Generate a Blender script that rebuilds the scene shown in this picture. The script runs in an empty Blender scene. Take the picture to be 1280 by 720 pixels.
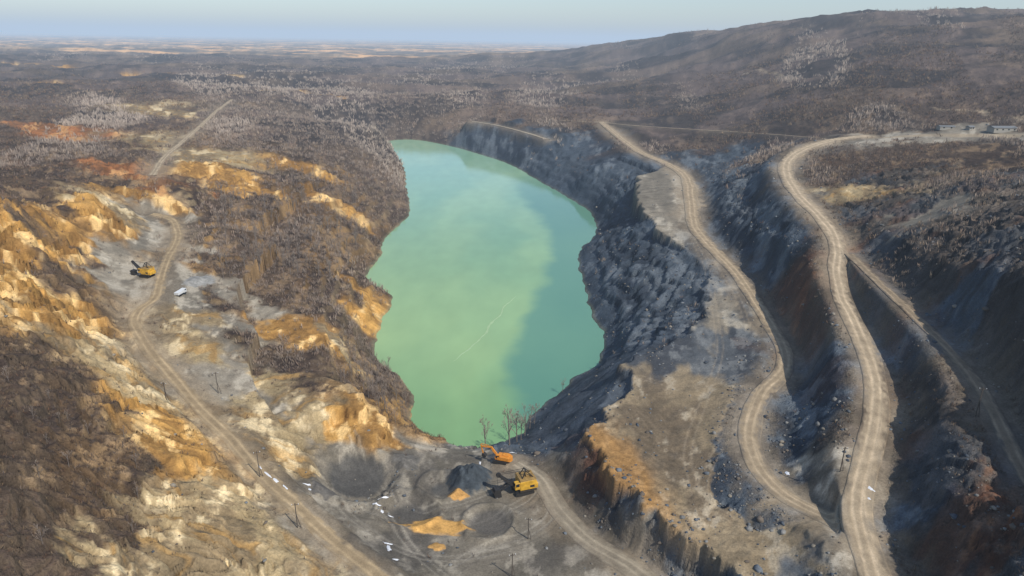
import bpy, math, time
import numpy as np
from mathutils import Matrix, Vector
T0=time.time()
rng=np.random.default_rng(7)
scene=bpy.context.scene
COL=scene.collection
# ------------------------------------------------------------------ camera
F=853.33; pitch=math.atan((360-49)/F); roll=math.radians(0.95); CZ=150.0
fw=np.array([0,math.cos(pitch),-math.sin(pitch)]); r0=np.array([1.,0,0]); u0=np.array([0,math.sin(pitch),math.cos(pitch)])
rt=r0*math.cos(roll)+u0*math.sin(roll); up=u0*math.cos(roll)-r0*math.sin(roll)
cam=bpy.data.cameras.new("camera"); camo=bpy.data.objects.new("camera",cam); COL.objects.link(camo)
camo.matrix_world=Matrix(((rt[0],up[0],-fw[0],0),(rt[1],up[1],-fw[1],0),(rt[2],up[2],-fw[2],CZ),(0,0,0,1)))
cam.lens=24; cam.sensor_width=36; cam.clip_end=150000; cam.clip_start=1
scene.camera=camo
# surveying helpers: bearing of a landmark as seen from the drone + its elevation (or range) -> world position
def ray(u,v): return fw+rt*(u-640)/F+up*(360-v)/F
def Pz(u,v,z):
    d=ray(u,v); t=(z-CZ)/d[2]; return np.array([d[0]*t,d[1]*t,z])
def Pd(u,v,D):
    d=ray(u,v); t=D/d[1]; return np.array([d[0]*t,D,CZ+d[2]*t])
# ------------------------------------------------------------------ noise
_g=rng.random(1024)*2*math.pi
GX=np.cos(_g).astype(np.float32); GY=np.sin(_g).astype(np.float32)
PERM=rng.permutation(1024).astype(np.int32)
def perlin(x,y,seed):
    x=x+seed*17.31; y=y-seed*9.77
    xi=np.floor(x); yi=np.floor(y)
    fx=(x-xi).astype(np.float32); fy=(y-yi).astype(np.float32)
    xi=xi.astype(np.int32); yi=yi.astype(np.int32)
    ux=fx*fx*fx*(fx*(fx*6-15)+10); uy=fy*fy*fy*(fy*(fy*6-15)+10)
    def g(ix,iy,dx,dy):
        h=PERM[(PERM[(ix+seed*31)&1023]+iy)&1023]
        return GX[h]*dx+GY[h]*dy
    a=g(xi,yi,fx,fy); b=g(xi+1,yi,fx-1,fy); c=g(xi,yi+1,fx,fy-1); d=g(xi+1,yi+1,fx-1,fy-1)
    return ((a+(b-a)*ux)*(1-uy)+(c+(d-c)*ux)*uy)*1.5
def fbm(x,y,lam,octs,seed,sp=None,ridged=False,gain=.5):
    out=0;a=1.0
    for k in range(octs):
        l=lam/2**k
        n=perlin(x/l,y/l,seed+k)
        if ridged: n=(1-2*np.abs(n))-.35
        if sp is not None: n=n*np.clip(l/sp/2-1,0,1)
        out=out+n*a; a*=gain
    return out
def sm(x,a,b):
    t=np.clip((x-a)/(b-a),0,1); return t*t*(3-2*t)
# ------------------------------------------------------------------ survey data
TYPES="SYPOGBRDTF"
PTS="""
-120 760 68 S|0 720 64 S|0 620 68 S|0 520 72 S|0 440 70 S|-120 500 78 S|-120 640 74 S|60 560 63 S|60 660 60 S|100 600 58 S|120 500 56 S|60 450 66 S|90 540 58 S|150 620 52 S|40 490 68 S|30 680 62 S
170 590 53 S|40 410 64 P|120 700 55 P|180 712 50 P|200 690 48 P|200 640 48 P|130 650 54 S|220 600 45 Y|280 700 41 P|300 640 38 P|190 540 47 Y|150 470 48 P|120 430 50 P|90 395 52 Y|250 575 42 Y|170 520 49 Y|260 610 42 P|80 720 58 S|130 560 55 S
250 640 44 P|330 700 38 P|180 490 46 P|210 560 46 Y|40 300 70 Y|20 270 76 Y|0 250 80 S|60 320 60 Y|0 330 68 Y|30 350 70 Y|0 385 70 Y|70 400 60 Y|80 360 58 S|50 385 66 Y|110 265 64 Y
120 245 66 P|140 285 56 Y|90 300 60 Y|110 330 52 S|150 330 47 T|150 350 47 T|180 340 46 T|240 340 43 T|250 355 42 T|230 370 43 T|280 380 40 S|330 368 38 T|250 400 41 P|300 410 38 T|250 440 39 P|290 450 37 T
170 360 46 T|200 300 47 T|190 278 49 T|135 345 48 T|215 350 45 T|230 300 46 T
230 420 41 P|340 395 38 Y|370 395 37 Y|400 420 31 Y|430 440 24 P|430 400 22 S|340 440 35 S|330 460 35 P|280 480 37 T|380 455 31 S|430 470 22 S|460 465 12 S|360 500 33 T|400 500 33 P|450 510 30 Y|420 530 26 Y
470 545 23 Y|390 530 28 P|345 545 32 P|320 520 34 P|370 580 28 P|430 565 23 T|350 600 31 P|380 610 28 T|480 500 20 S|500 535 14 S|490 480 12 S|440 590 21 T|400 640 27 T|420 610 24 T|350 480 34 P|460 440 10 S|450 490 18 S
330 220 42 S|400 190 40 S|290 250 48 S|350 280 38 S|300 320 42 S|400 300 30 S|350 335 36 S|430 330 20 S|425 280 25 S|455 250 20 S|470 220 20 S|400 240 36 Y|385 212 42 Y|370 225 42 S|482 262 10 S|250 300 46 S|260 330 43 S
400 360 26 S|440 372 14 S|360 365 35 S|320 350 38 S|465 300 12 S|430 205 36 S|410 325 26 S|380 250 36 S|480 400 4 Y|470 385 6 Y|390 335 30 S|320 300 41 S|370 300 34 S|340 250 43 S|420 235 32 S
100 200 62 S|40 160 60 O|70 168 59 O|20 150 60 S|150 212 60 O|210 238 57 O|165 242 58 Y|270 212 53 Y|290 200 51 P|320 240 44 Y|205 175 57 P|235 198 56 P|180 200 58 S|250 145 52 S|150 150 54 S|50 130 55 S|0 185 62 S
0 225 72 S|60 225 66 S|50 250 68 S|130 180 58 S|350 150 46 S|320 180 48 S|420 160 40 S|470 160 34 S|445 185 32 S|250 250 52 S|200 260 52 Y|240 270 50 S|300 280 44 S|100 222 62 S|215 142 54 P|160 235 58 S
-120 200 66 S|-120 300 78 S|-120 400 76 S|-120 130 58 S|110 155 56 S|270 180 53 S|90 190 60 S|45 185 61 S|10 165 61 S
480 130 40 S|520 152 34 S|560 130 40 S|500 110 43 S|540 160 26 G|580 172 16 G|610 178 15 G|645 192 15 G|620 150 34 S|650 150 36 S|700 188 26 G|720 180 32 G|725 225 18 G|690 208 16 G|760 240 20 G|750 205 34 G|780 200 38 G
700 150 40 S|740 140 42 S|650 130 44 S|780 280 20 G|780 345 18 G|760 320 12 G|830 350 25 G|840 390 26 G|800 395 16 G|800 440 32 G|760 435 8 G|740 490 20 G|765 480 28 G|700 530 16 G|690 560 17 G|720 520 24 G|710 500 14 G|740 560 31 R
650 556 12 G|620 565 16 G|600 568 17 T|570 570 18 T|540 568 19 T|520 565 20 T|560 585 19 T|470 590 21 T|460 620 21 T|520 600 20 T|600 600 20 T|680 600 20 T|560 640 20 T|650 640 21 T|690 650 21 T|480 680 24 T|600 700 22 T|700 705 23 T
780 712 24 T|600 800 24 T|440 660 27 T|540 690 22 T|520 640 21 T|700 610 20 T|720 642 20.5 T|760 682 22 T|820 717 23 G|890 742 25 G|740 600 27 R|770 640 27 G|830 690 28 G|980 760 36 B
400 760 33 P|200 800 52 S|800 800 27 G|1100 820 41 B|1280 820 54 D
900 250 46 G|930 210 52 G|960 240 57 G|905 200 44 G|870 182 44 S|890 225 42 G|940 290 48 G|980 300 58 G|965 330 49 D|985 370 48 R|1000 340 55 R|1060 480 48 G|1020 500 41 G|1000 540 39 G
1050 540 45 D|1030 605 40 T|1045 630 40 T|1055 600 42 T|1050 690 40 T|965 550 37 G|985 585 38 T|915 535 34 G|905 590 34 G|935 625 35 G|950 600 36 G|1010 650 38 B|960 195 60 S|965 270 58 G|1035 570 42 D
1130 470 60 D|1130 560 52 D|1120 640 46 G|1150 720 47 D|1180 660 52 D|1200 560 59 D|1280 640 62 D|1280 720 58 D|1175 500 61 D|1250 610 60 R|1250 680 56 R|1280 520 70 D|1280 450 77 D|1250 400 80 D|1200 380 75 G|1150 350 71 D
1100 305 70 D|1280 340 87 D|1200 300 81 D|1280 270 92 D|1230 230 89 D|1150 272 75 T|1075 245 69 P|1100 230 73 D|1150 200 79 S|1080 205 71 S|1030 225 68 S|1280 205 89 S|1050 270 65 D|1120 265 74 D|1400 300 96 D|1400 450 88 D|1400 600 76 D|1400 200 96 S
1150 170 79 T|1200 170 82 T|1270 172 84 T|1115 173 77 T|1020 165 68 S|950 152 62 S|1100 152 80 S|850 165 46 S|800 172 42 S|1240 182 84 S|1210 190 82 S|1160 182 79 S|1190 158 82 S|1250 155 84 S
"""
PD="""
740 115 1500 S|800 130 1250 S|800 100 1900 S|800 78 2600 S|800 50 3500 S|900 140 1000 S|900 110 1300 S|900 80 1700 S|900 58 2100 S|900 37 2600 S
1000 140 800 S|1000 110 1000 S|1000 80 1300 S|1000 52 1650 S|1000 27 2100 S|1100 140 690 S|1100 110 850 S|1100 80 1050 S|1100 50 1350 S|1100 19 1750 S
1200 140 630 S|1200 110 780 S|1200 80 980 S|1200 50 1250 S|1200 17 1650 S|1290 140 600 S|1280 110 720 S|1280 80 900 S|1280 50 1180 S|1280 19 1550 S|1420 130 600 S|1420 80 900 S|1420 24 1450 S
950 32 2350 S|1050 23 1900 S|1150 17 1700 S|850 44 3000 S
"""
pts=[];ptype=[]
for blk in PTS.strip().replace("\n","|").split("|"):
    a=blk.split(); pts.append(Pz(float(a[0]),float(a[1]),float(a[2]))); ptype.append(TYPES.index(a[3]))
for blk in PD.strip().replace("\n","|").split("|"):
    a=blk.split(); pts.append(Pd(float(a[0]),float(a[1]),float(a[2]))); ptype.append(TYPES.index(a[3]))
def addw(x,y,z,t): pts.append(np.array([x,y,z],float)); ptype.append(TYPES.index(t))
for y in (1500,2100,3000,4500):
    for s in (-1.2,-.8,-.5,-.25,0):
        if s==0 and y<1800: continue
        addw(s*y,y,44+(8 if s<-.4 else 0),'S' if y<3400 else 'F')
for y in (7000,12000,25000,60000):
    for s in (-1.3,-.7,-.3,0,.3,.7,1.3): addw(s*y,y,40 if y<20000 else 30,'F')
for (s,y) in ((.25,5000),(.45,4500),(.7,4500),(1.1,4500)): addw(s*y,y,120,'S')
for (s,y) in ((.45,2900),(.6,2800),(.8,2800),(1.1,2800)): addw(s*y,y,190,'S')
for (x,y,z) in ((0,60,28),(60,60,38),(-60,60,52),(-110,60,64),(120,60,52)): addw(x,y,z,'S')
# level working bench of the eastern side (outline)
BENCH=[(798,220),(796,250),(812,274),(832,294),(858,316),(884,334),(888,352),(880,378),(874,400),(856,418),(824,436),(794,446),(782,460),(787,487),(764,510),(742,530),(738,548),(758,590),(798,627),(858,667),(925,707),(965,745),(1045,745),(1020,700),(965,665),(905,632),(885,598),(893,550),(905,512),(925,492),(955,475),(972,440),(956,405),(938,372),(912,335),(886,303),(872,275),(878,250),(868,222),(835,208)]
def bench_z(y): return np.interp(y,[120,200,300,400,600],[35.6,34.6,35.3,36.3,38.4])
def on_bench(u,v):
    z=36.
    for _ in range(6): p=Pz(u,v,z); z=float(bench_z(p[1]))
    return Pz(u,v,z)
bench=np.array([on_bench(u,v) for u,v in BENCH])
HW=([100,250,300,450,600],[3.1,3.2,3.5,4.9,5.6])
ROADS=[
("dirt_track",[(500,760,30),(470,718,31),(420,680,32),(370,632,33.5),(320,585,35),(290,550,36),(255,515,37.5),(225,480,39),(195,448,40.5),(175,420,42),(168,400,43),(178,385,44),(195,372,45),(202,345,46),(212,320,46.5),(222,295,47),(215,275,48),(190,268,50)],.8,(146,128,100)),
("dirt_track",[(190,220,58),(205,198,57),(230,176,55),(252,157,54),(270,140,53),(290,125,50)],.6,(152,136,112)),
("haul_road",[(752,153,41),(775,172,39.8),(800,190,39.2),(838,207,38.8),(858,222,38.6),(864,250,37.8),(868,280,37),(885,305,36.5),(915,335,36.2),(940,370,36.2),(965,410,36.2),(980,440,36.2),(978,465,36.3),(955,490,36.4),(940,520,36.4),(938,555,36.4),(952,590,36.6),(985,622,37),(1030,645,38.5),(1062,662,40.5)],1.05,(154,137,112)),
("haul_road",[(1085,170,75),(1040,176,74),(1002,188,72),(984,205,70),(986,225,69),(1000,245,67.5),(1024,270,65.5),(1041,292,63.5),(1048,312,62),(1046,335,60),(1050,362,57.5),(1063,395,55.5),(1080,430,54),(1092,465,52.5),(1096,505,50.5),(1089,550,48),(1077,600,45),(1071,640,43),(1080,680,42),(1095,725,41.5),(1105,770,41)],1.1,(164,147,122)),
("dirt_track",[(1062,318,62),(1088,343,63),(1115,369,63.5),(1150,402,63.5),(1185,437,63),(1215,472,62),(1240,512,61),(1258,547,60),(1275,582,58),(1305,630,56)],.66,(134,119,98)),
("dirt_track",[(590,152,34),(625,158,33),(660,167,32),(685,175,31)],.5,(146,134,114)),
("dirt_track",[(690,150,41),(752,154,41),(800,158,46),(880,163,53),(960,168,61),(1020,173,69),(1040,176,74)],.4,(152,136,114)),
("haul_road",[(645,580,19.5),(675,600,20),(697,635,20.5),(735,675,22),(790,710,24),(830,745,25)],1.1,(142,131,112)),
]
LAKE=[(485,177),(520,175),(560,182),(600,193),(640,207),(680,230),(715,250),(740,268),(745,290),(735,303),(722,318),(728,350),(735,370),(738,390),(750,410),(755,430),(750,445),(748,455),(720,472),(700,490),(680,505),(665,520),(650,540),(630,552),(600,560),(570,560),(545,553),(530,540),(515,525),(517,495),(505,480),(490,465),(470,445),(468,430),(475,410),(480,395),(492,375),(485,365),(455,352),(460,340),(475,320),(480,300),(495,285),(508,272),(512,255),(508,235),(505,210),(495,192)]
def catmull(P,step,closed=False):
    P=np.array(P,float);n=len(P);out=[]
    rngi=range(n if closed else n-1)
    for i in rngi:
        p1=P[i];p2=P[(i+1)%n]
        p0=P[(i-1)%n] if (closed or i>0) else 2*p1-p2
        p3=P[(i+2)%n] if (closed or i<n-2) else 2*p2-p1
        k=max(2,int(np.linalg.norm(p2-p1)/step))
        for j in range(k):
            t=j/k
            out.append(.5*((2*p1)+(-p0+p2)*t+(2*p0-5*p1+4*p2-p3)*t*t+(-p0+3*p1-3*p2+p3)*t**3))
    if not closed: out.append(P[-1])
    return np.array(out)
road_world=[]
hp=[p for p in pts]
for nm,cp,kw,rc in ROADS:
    W=[Pz(*c) for c in cp]
    for w in W: hp.append(w)
    road_world.append((nm,catmull(W,5.0),kw,rc))
for b_ in bench[::2]: hp.append(b_)
lake=catmull([Pz(u,v,0) for u,v in LAKE],7.0,True)
for i in range(0,len(lake),4): hp.append(np.array([lake[i][0],lake[i][1],.5]))
hp=np.array(hp)
# ------------------------------------------------------------------ height grid
NC=1080
ys=np.concatenate([np.exp(np.linspace(math.log(50),math.log(1500),900,endpoint=False)),np.exp(np.linspace(math.log(1500),math.log(70000),300))])
NR=len(ys)
ss=np.linspace(-1.05,1.05,NC)
X=(ss[None,:]*(ys[:,None]+60)).astype(np.float64); Y=np.repeat(ys[:,None],NC,1)
sp=np.maximum(.0021*(Y+60),np.where(Y<1500,.0038*Y,.0129*Y*.8)).astype(np.float32)
def Q(x,y): return np.stack([x/(y+40),np.log(y+40)],-1)
hq=Q(hp[:,0],hp[:,1]); N=len(hq)
c2=.010**2
A=np.sqrt(((hq[:,None]-hq[None])**2).sum(-1)+c2)
M=np.zeros((N+3,N+3)); M[:N,:N]=-A+np.eye(N)*.004; M[:N,N]=1; M[:N,N+1:]=hq; M[N,:N]=1; M[N+1:,:N]=hq.T
sol=np.linalg.solve(M,np.concatenate([hp[:,2],[0,0,0]]))
fx=X.ravel();fy=Y.ravel()
gq=Q(fx,fy).astype(np.float32)
lx=(gq[:,0]*90);ly=(gq[:,1]*90)
wx=fbm(lx,ly,6,5,11);wy=fbm(lx,ly,6,5,23)
tq=Q(np.array([p[0] for p in pts]),np.array([p[1] for p in pts])).astype(np.float32)
onehot=np.zeros((len(pts),len(TYPES)),np.float32); onehot[np.arange(len(pts)),ptype]=1
base=np.empty(len(fx),np.float32); TW=np.empty((len(fx),len(TYPES)),np.float32)
CH=60000; hq32=hq.astype(np.float32); s32=sol.astype(np.float32)
for i in range(0,len(fx),CH):
    g=gq[i:i+CH]
    d2=(g[:,0:1]-hq32[None,:,0])**2+(g[:,1:2]-hq32[None,:,1])**2
    base[i:i+CH]=-(np.sqrt(d2+c2)@s32[:N])+s32[N]+g@s32[N+1:]
    gx=g[:,0]+wx[i:i+CH]*.045; gy=g[:,1]+wy[i:i+CH]*.045
    d2=(gx[:,None]-tq[None,:,0])**2+(gy[:,None]-tq[None,:,1])**2
    w=(d2*100+.002)**-2.8
    w/=w.sum(1,keepdims=True)
    TW[i:i+CH]=w@onehot
base=np.clip(base,-5,260).reshape(NR,NC)
TW=TW.reshape(NR,NC,len(TYPES))
TI={c:i for i,c in enumerate(TYPES)}
# long ochre cuts on the far western ground
_cut=np.zeros(X.shape,np.float32)
for (u0_,u1_,v_,D_,wd_) in ((-40,118,107,1420,16),(160,300,98,1900,14),(330,430,112,1350,10),(20,90,92,2300,22)):
    a=Pd(u0_,v_,D_);b=Pd(u1_,v_+2,D_*.96); ab=b-a; t=np.clip(((X-a[0])*ab[0]+(Y-a[1])*ab[1])/(ab[0]**2+ab[1]**2),0,1)
    d_=np.hypot(X-a[0]-t*ab[0],Y-a[1]-t*ab[1]); _cut=np.maximum(_cut,1-sm(d_+14*fbm(X,Y,70,3,61),wd_*.6,wd_*1.8))
TW=TW*(1-_cut[...,None]); TW[...,TI['Y']]+=_cut
print("base done",time.time()-T0)
def inpoly(x,y,P):
    c=np.zeros(x.shape,bool); n=len(P);j=n-1
    for i in range(n):
        yi,yj=P[i][1],P[j][1]; xi,xj=P[i][0],P[j][0]
        if yi!=yj:
            c^=((yi>y)!=(yj>y))&(x<(xj-xi)*(y-yi)/(yj-yi)+xi)
        j=i
    return c
def segd(x,y,a,b):
    ab=b[:2]-a[:2]; L=(ab**2).sum()+1e-9
    t=np.clip(((x-a[0])*ab[0]+(y-a[1])*ab[1])/L,0,1)
    return np.hypot(x-a[0]-t*ab[0],y-a[1]-t*ab[1]),t
def sdist(P,ymin,ymax,s0,s1):
    ra=np.searchsorted(ys,ymin);rb=np.searchsorted(ys,ymax); ca=np.searchsorted(ss,s0); cb=np.searchsorted(ss,s1)
    sx=X[ra:rb,ca:cb];sy=Y[ra:rb,ca:cb]; d=np.full(sx.shape,1e9)
    for i in range(len(P)): d=np.minimum(d,segd(sx,sy,P[i],P[(i+1)%len(P)])[0])
    out=np.full(X.shape,999.,np.float32); out[ra:rb,ca:cb]=np.where(inpoly(sx,sy,P),-d,d); return out
LD=sdist(lake,150,1350,-.5,.4)
BD=sdist(bench,85,720,.02,.6)
BDj=BD+fbm(X,Y,16,5,95,sp,False,.65)*3.6*sm(BD,-14,0)
onb=1-sm(BDj,-.6,.6)
leftm=sm(-X/(Y+60),-.02,.12)
sc_=(1-sm(np.hypot((X-30)*.9,(Y-242)*.6),22,36))*(1-onb)      # smooth scree tip at the lake's near end
nearL=leftm*(1-sm(Y,170,260))
eastN=sm(X,70,85)*(1-sm(Y,300,340))     # ground between the eastern roads
# ---- relief
amp=TW@np.array([1.7,2.3,1.1,2.2,.9,.22,1.2,1.5,.15,1.5],np.float32)+.6*TW[...,0]*leftm
ter=TW@np.array([.2,.85,.3,.8,.5,0,.5,.65,.0,0],np.float32)+.35*TW[...,0]*leftm
amp=amp*(1-.8*sc_)*(1-.45*nearL*(1-TW[...,0]))*(1-.5*eastN); ter=ter*(1-.9*sc_)*(1-.35*nearL)*(1-.3*eastN)
farm=sm(Y,500,1800)
nBf=TW@np.array([.26,.28,.14,.28,.40,.2,.40,.40,.2,.2],np.float32)
nA=fbm(X,Y,46,5,41,sp,True,.5); nB=fbm(X,Y,9,5,57,sp,True,.65); nL=fbm(X,Y,30,3,71,sp)
gy_=np.gradient(base,axis=0)/np.gradient(Y,axis=0); gx_=np.gradient(base,axis=1)/np.gradient(X,axis=1)
bs=np.hypot(gx_,gy_)
warp=fbm(X,Y,40,4,81)*14
def rg(a,b,sd_): return 1-2*np.abs(perlin((X+warp)/a,(Y+warp)/b,sd_))
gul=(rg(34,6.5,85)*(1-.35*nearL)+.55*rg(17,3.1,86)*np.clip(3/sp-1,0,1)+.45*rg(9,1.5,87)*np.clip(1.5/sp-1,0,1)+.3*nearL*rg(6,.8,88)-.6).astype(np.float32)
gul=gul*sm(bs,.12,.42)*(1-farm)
gamp=TW@np.array([1.3,1.8,1.7,1.5,1.2,.1,1.1,1.1,.1,.3],np.float32)*(1-.7*sc_)*(1-.35*eastN)
nA2=fbm(X,Y,260,4,47,sp,True,.55)
Z=base+amp*(nA*(.65+farm*.6)+nB*nBf*(1+.6*eastN)+nL*.5)+gamp*gul+farm*(nA2*11+fbm(X,Y,420,4,77,sp)*9)*sm(60000-Y,0,50000)-_cut*4
h=6.0+1.2*nL
f=Z/h; fi=np.floor(f); fr=f-fi
Z=Z*(1-ter)+h*(fi+sm(fr,.40,.58)*.85+fr*.15)*ter
t2=(.45*TW[...,TI['G']]+.6*TW[...,TI['D']]+.6*TW[...,TI['R']]+.6*TW[...,TI['Y']]*(1-nearL))*.6*(1-farm)*(1-sc_)
off_=1.0*fbm(X,Y,26,3,73); h=2.1
f=(Z+off_)/h; fi=np.floor(f); fr=f-fi
Z=Z*(1-t2)+(h*(fi+sm(fr,.35,.65))-off_)*t2
# ---- level bench
Z=Z*(1-onb)+(bench_z(Y)+.35*nB+.6*nL)*onb
skirt=np.exp(-np.clip(BDj,0,99)/6.)*(1-onb)
Z=np.where((BDj>0)&(LD<60)&(X<140),np.minimum(Z,bench_z(Y)-.3+.8*nB*(1-sc_)-1.0*np.clip(BDj,0,4)),Z)
# ---- yard basins with low rims
for (u,v,zz,r_,dp) in ((446,597,21,13,3.2),(512,640,21,8,1.4),(552,608,20,6.5,1.0),(610,654,20.5,7,.5)):
    p=Pz(u,v,zz); d_=np.hypot(X-p[0],(Y-p[1])*.9)/r_+.24*nL+.08*nB
    Z=Z-dp*(1-sm(d_,.55,1.0))+.9*np.exp(-((d_-1.12)/.13)**2)
# ---- lake basin
jag=fbm(X,Y,14,4,91,sp)*1.6*sm(LD,-20,2)
ldj=LD+jag
outz=np.maximum(Z,.5+.32*np.clip(ldj,0,60)**.95)
outz=np.where(LD<25,outz*sm(ldj,-.5,14)+(.2+.5*np.clip(ldj,0,30))*(1-sm(ldj,-.5,14)),outz)
Z=np.where(ldj>0,np.maximum(outz,np.minimum(.2+ldj*.3,3)),np.maximum(-6,ldj*.6-.2))
# ---- roads: every road grades the ground beside it, neighbouring grades are averaged by distance
RD=np.full(X.shape,999.,np.float32); RI=np.zeros(X.shape,np.int8)
WS=np.zeros(X.shape,np.float64); WZ=np.zeros(X.shape,np.float64); MR=np.zeros(X.shape,np.float64)
for ri_,(nm,P,kw,rc) in enumerate(road_world):
    n=len(P); Di=np.full(X.shape,999.,np.float32); Zi=np.zeros(X.shape,np.float32)
    for i in range(n-1):
        a,b=P[i],P[i+1]; hw=kw*np.interp(a[1],*HW)
        m=hw+20+.02*a[1]
        r0_=np.searchsorted(ys,min(a[1],b[1])-m); r1_=np.searchsorted(ys,max(a[1],b[1])+m)
        if r1_<=r0_: continue
        smin=(min(a[0],b[0])-m); smax=(max(a[0],b[0])+m)
        yy0=ys[r0_]+60; yy1=ys[min(r1_,NR-1)]+60
        c0=max(0,int(np.searchsorted(ss,min(smin/yy0,smin/yy1)))-1); c1=min(NC,int(np.searchsorted(ss,max(smax/yy0,smax/yy1)))+1)
        if c1<=c0: continue
        d,t=segd(X[r0_:r1_,c0:c1],Y[r0_:r1_,c0:c1],a,b); d=d-hw
        zz=a[2]+(b[2]-a[2])*t
        old=Di[r0_:r1_,c0:c1]; k=d<old
        Zi[r0_:r1_,c0:c1][k]=zz[k]; old[k]=d[k]
    wd_=1.0 if ri_ in (2,3,4) else 0.0
    fl=1.0+.6*wd_+.002*Y
    mi=1-sm(Di+nB*.5*(Di>fl),fl,4+.008*Y+8*wd_+fl)
    mi=np.where(Di<fl,1,mi)
    wi=mi/(np.clip(Di-.5*fl,0,99)+.05)**2*(mi>0)
    WS+=wi; WZ+=wi*Zi; MR=np.maximum(MR,mi)
    k=Di<RD; RD[k]=Di[k]; RI[k]=ri_
wide=((RI==3)|(RI==4)|(RI==2))*1.0
Z=Z*(1-MR)+np.where(WS>0,WZ/np.maximum(WS,1e-9),0)*MR
Z=Z+(nB*.5)*MR*sm(RD,2,6)*(X>60)
Z=Z.astype(np.float64)
print("height done",time.time()-T0)
# ---- sampling
def samp(A,x,y):
    x=np.asarray(x,float);y=np.asarray(y,float)
    ri=np.clip(np.interp(y,ys,np.arange(NR)),0,NR-1.001); ci=np.clip((x/(y+60)-ss[0])/(ss[1]-ss[0]),0,NC-1.001)
    r=ri.astype(int);c=ci.astype(int);fr_=ri-r;fc=ci-c
    return (A[r,c]*(1-fr_)*(1-fc)+A[r+1,c]*fr_*(1-fc)+A[r,c+1]*(1-fr_)*fc+A[r+1,c+1]*fr_*fc)
def hit(u,v):
    d=ray(u,v); yy=np.exp(np.linspace(math.log(60),math.log(6000),6000)); t=yy/d[1]
    xx=d[0]*t; zz=CZ+d[2]*t; g=samp(Z,xx,yy); k=np.argmax(zz<=g)
    return np.array([xx[k],yy[k],g[k]])
# ------------------------------------------------------------------ ground colour
def lin(c):
    c=np.array(c,float)/255; return np.where(c<.04045,c/12.92,((c+.055)/1.055)**2.4).astype(np.float32)
PAL={'S':[(86,72,60),(68,57,50),(116,97,75)],'Y':[(188,144,80),(146,110,62),(210,174,116)],'P':[(162,143,108),(130,113,86),(190,171,134)],
'O':[(158,106,67),(128,90,59),(178,134,88)],'G':[(72,82,91),(54,63,73),(92,99,104)],'B':[(134,119,95),(110,97,79),(154,141,119)],
'R':[(102,68,49),(80,57,46),(120,86,61)],'D':[(74,66,59),(55,51,48),(98,87,76)],'T':[(140,131,115),(118,111,98),(160,151,134)],'F':[(150,126,98),(110,96,82),(180,150,110)]}
gz_y=np.gradient(Z,axis=0)/np.gradient(Y,axis=0); gz_x=np.gradient(Z,axis=1)/np.gradient(X,axis=1)
slope=np.hypot(gz_x,gz_y).astype(np.float32)
lsc=1+Y/260.
c1=fbm(X/lsc,Y/lsc,14,5,131,None,False,.6); c2n=fbm(X/lsc,Y/lsc,5,5,151,None,False,.65); c3=fbm(X/lsc,Y/lsc,34,5,171,None,False,.6)
streak=fbm((X+warp)/4.5,Y+warp,6,4,181,None,False,.6)
mA=sm(c1+.5*streak*leftm,-.3,.3)[...,None]; mC=sm(c2n+c3*.5,.15,.6)[...,None]
bt=sm(Y,205,290)
bgrey=sm(c3+.6*c1+.7*np.exp(-((Y-242)/24.)**2)-.02,.1,.5)*(1-sm(Y,360,450))*.85
TWb=np.zeros_like(TW)
TWb[...,TI['T']]=bt*(1-bgrey); TWb[...,TI['B']]=(1-bt)*(1-bgrey); TWb[...,TI['G']]=bgrey
TW=TW*(1-onb[...,None])+TWb*onb[...,None]
cl_=(skirt*(X<150)*(LD<75)*sm(RD,1,4))[...,None]; tg_=np.zeros(len(TYPES),np.float32); tg_[TI['G']]=1
tr_=np.zeros(len(TYPES),np.float32); tr_[TI['R']]=1
rw=(sm(200-Y,8,22)*sm(Y,146,154)*sm(48-X,0,10))[...,None]
TW=TW*(1-cl_)+(tg_*(1-rw)+tr_*rw)*cl_
C=np.zeros(X.shape+(3,),np.float32)
for k in TYPES:
    a,b,c=[lin(v) for v in PAL[k]]
    C+=TW[...,TI[k]][...,None]*((a*(1-mA)+b*mA)*(1-mC)+c*mC)
och=(onb*sm(194-Y+12*c1,0,14)*sm(50-X+12*c3,0,12)*.85)[...,None]
C=C*(1-och)+lin((156,118,70))*och
stri=np.sin((np.hypot(X-95,Y-210)+c1*2.5)*2.6)*onb*(1-sm(Y,200,225))*sm(58-X,0,15)
C*=(1+.11*stri)[...,None]
near=1-sm(Y,500,1200)
rk=sm(c3,-.2,.3)[...,None]
rockL=lin((178,140,84))*rk+lin((152,134,104))*(1-rk)
rock=rockL*leftm[...,None]+lin((86,88,90))*(1-leftm[...,None])
bl=1-sm(-X-.5*Y,0,20)
brz=sm(Y,215,240)*sm(-X,40,60)*sm(.45*Y+20+X,0,30)     # the brushy west bank above the lake
wr=(sm(slope+.35*c1,.65,1.1)*(TW[...,TI['S']]*(.3+.45*leftm)*(1-.65*brz)+TW[...,TI['D']]*.35)*near*(.15+.85*bl))[...,None]
C=C*(1-wr)+rock*wr
oc=(sm(c3+c1*.6,.5,.8)*TW[...,TI['S']]*leftm*.5*(1-sm(Y,900,2600))*(.1+.9*bl)*(1-.6*brz))[...,None]
C=C*(1-oc)+lin((166,130,82))*oc
gm=(sm(c3*.8-c1*.5,.25,.6)*(TW[...,TI['Y']]+TW[...,TI['P']]+TW[...,TI['O']])*.55*near)[...,None]
C=C*(1-gm)+lin((102,88,71))*gm
ys_=(sm(streak,.15,.55)*TW[...,TI['P']]*.55)[...,None]
C=C*(1-ys_)+lin((170,132,74))*ys_
tread=((1-sm(slope,.3,.7))*(TW[...,TI['D']]+TW[...,TI['R']]+.15*TW[...,TI['G']])*(X>20)*near*.35)[...,None]
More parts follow.
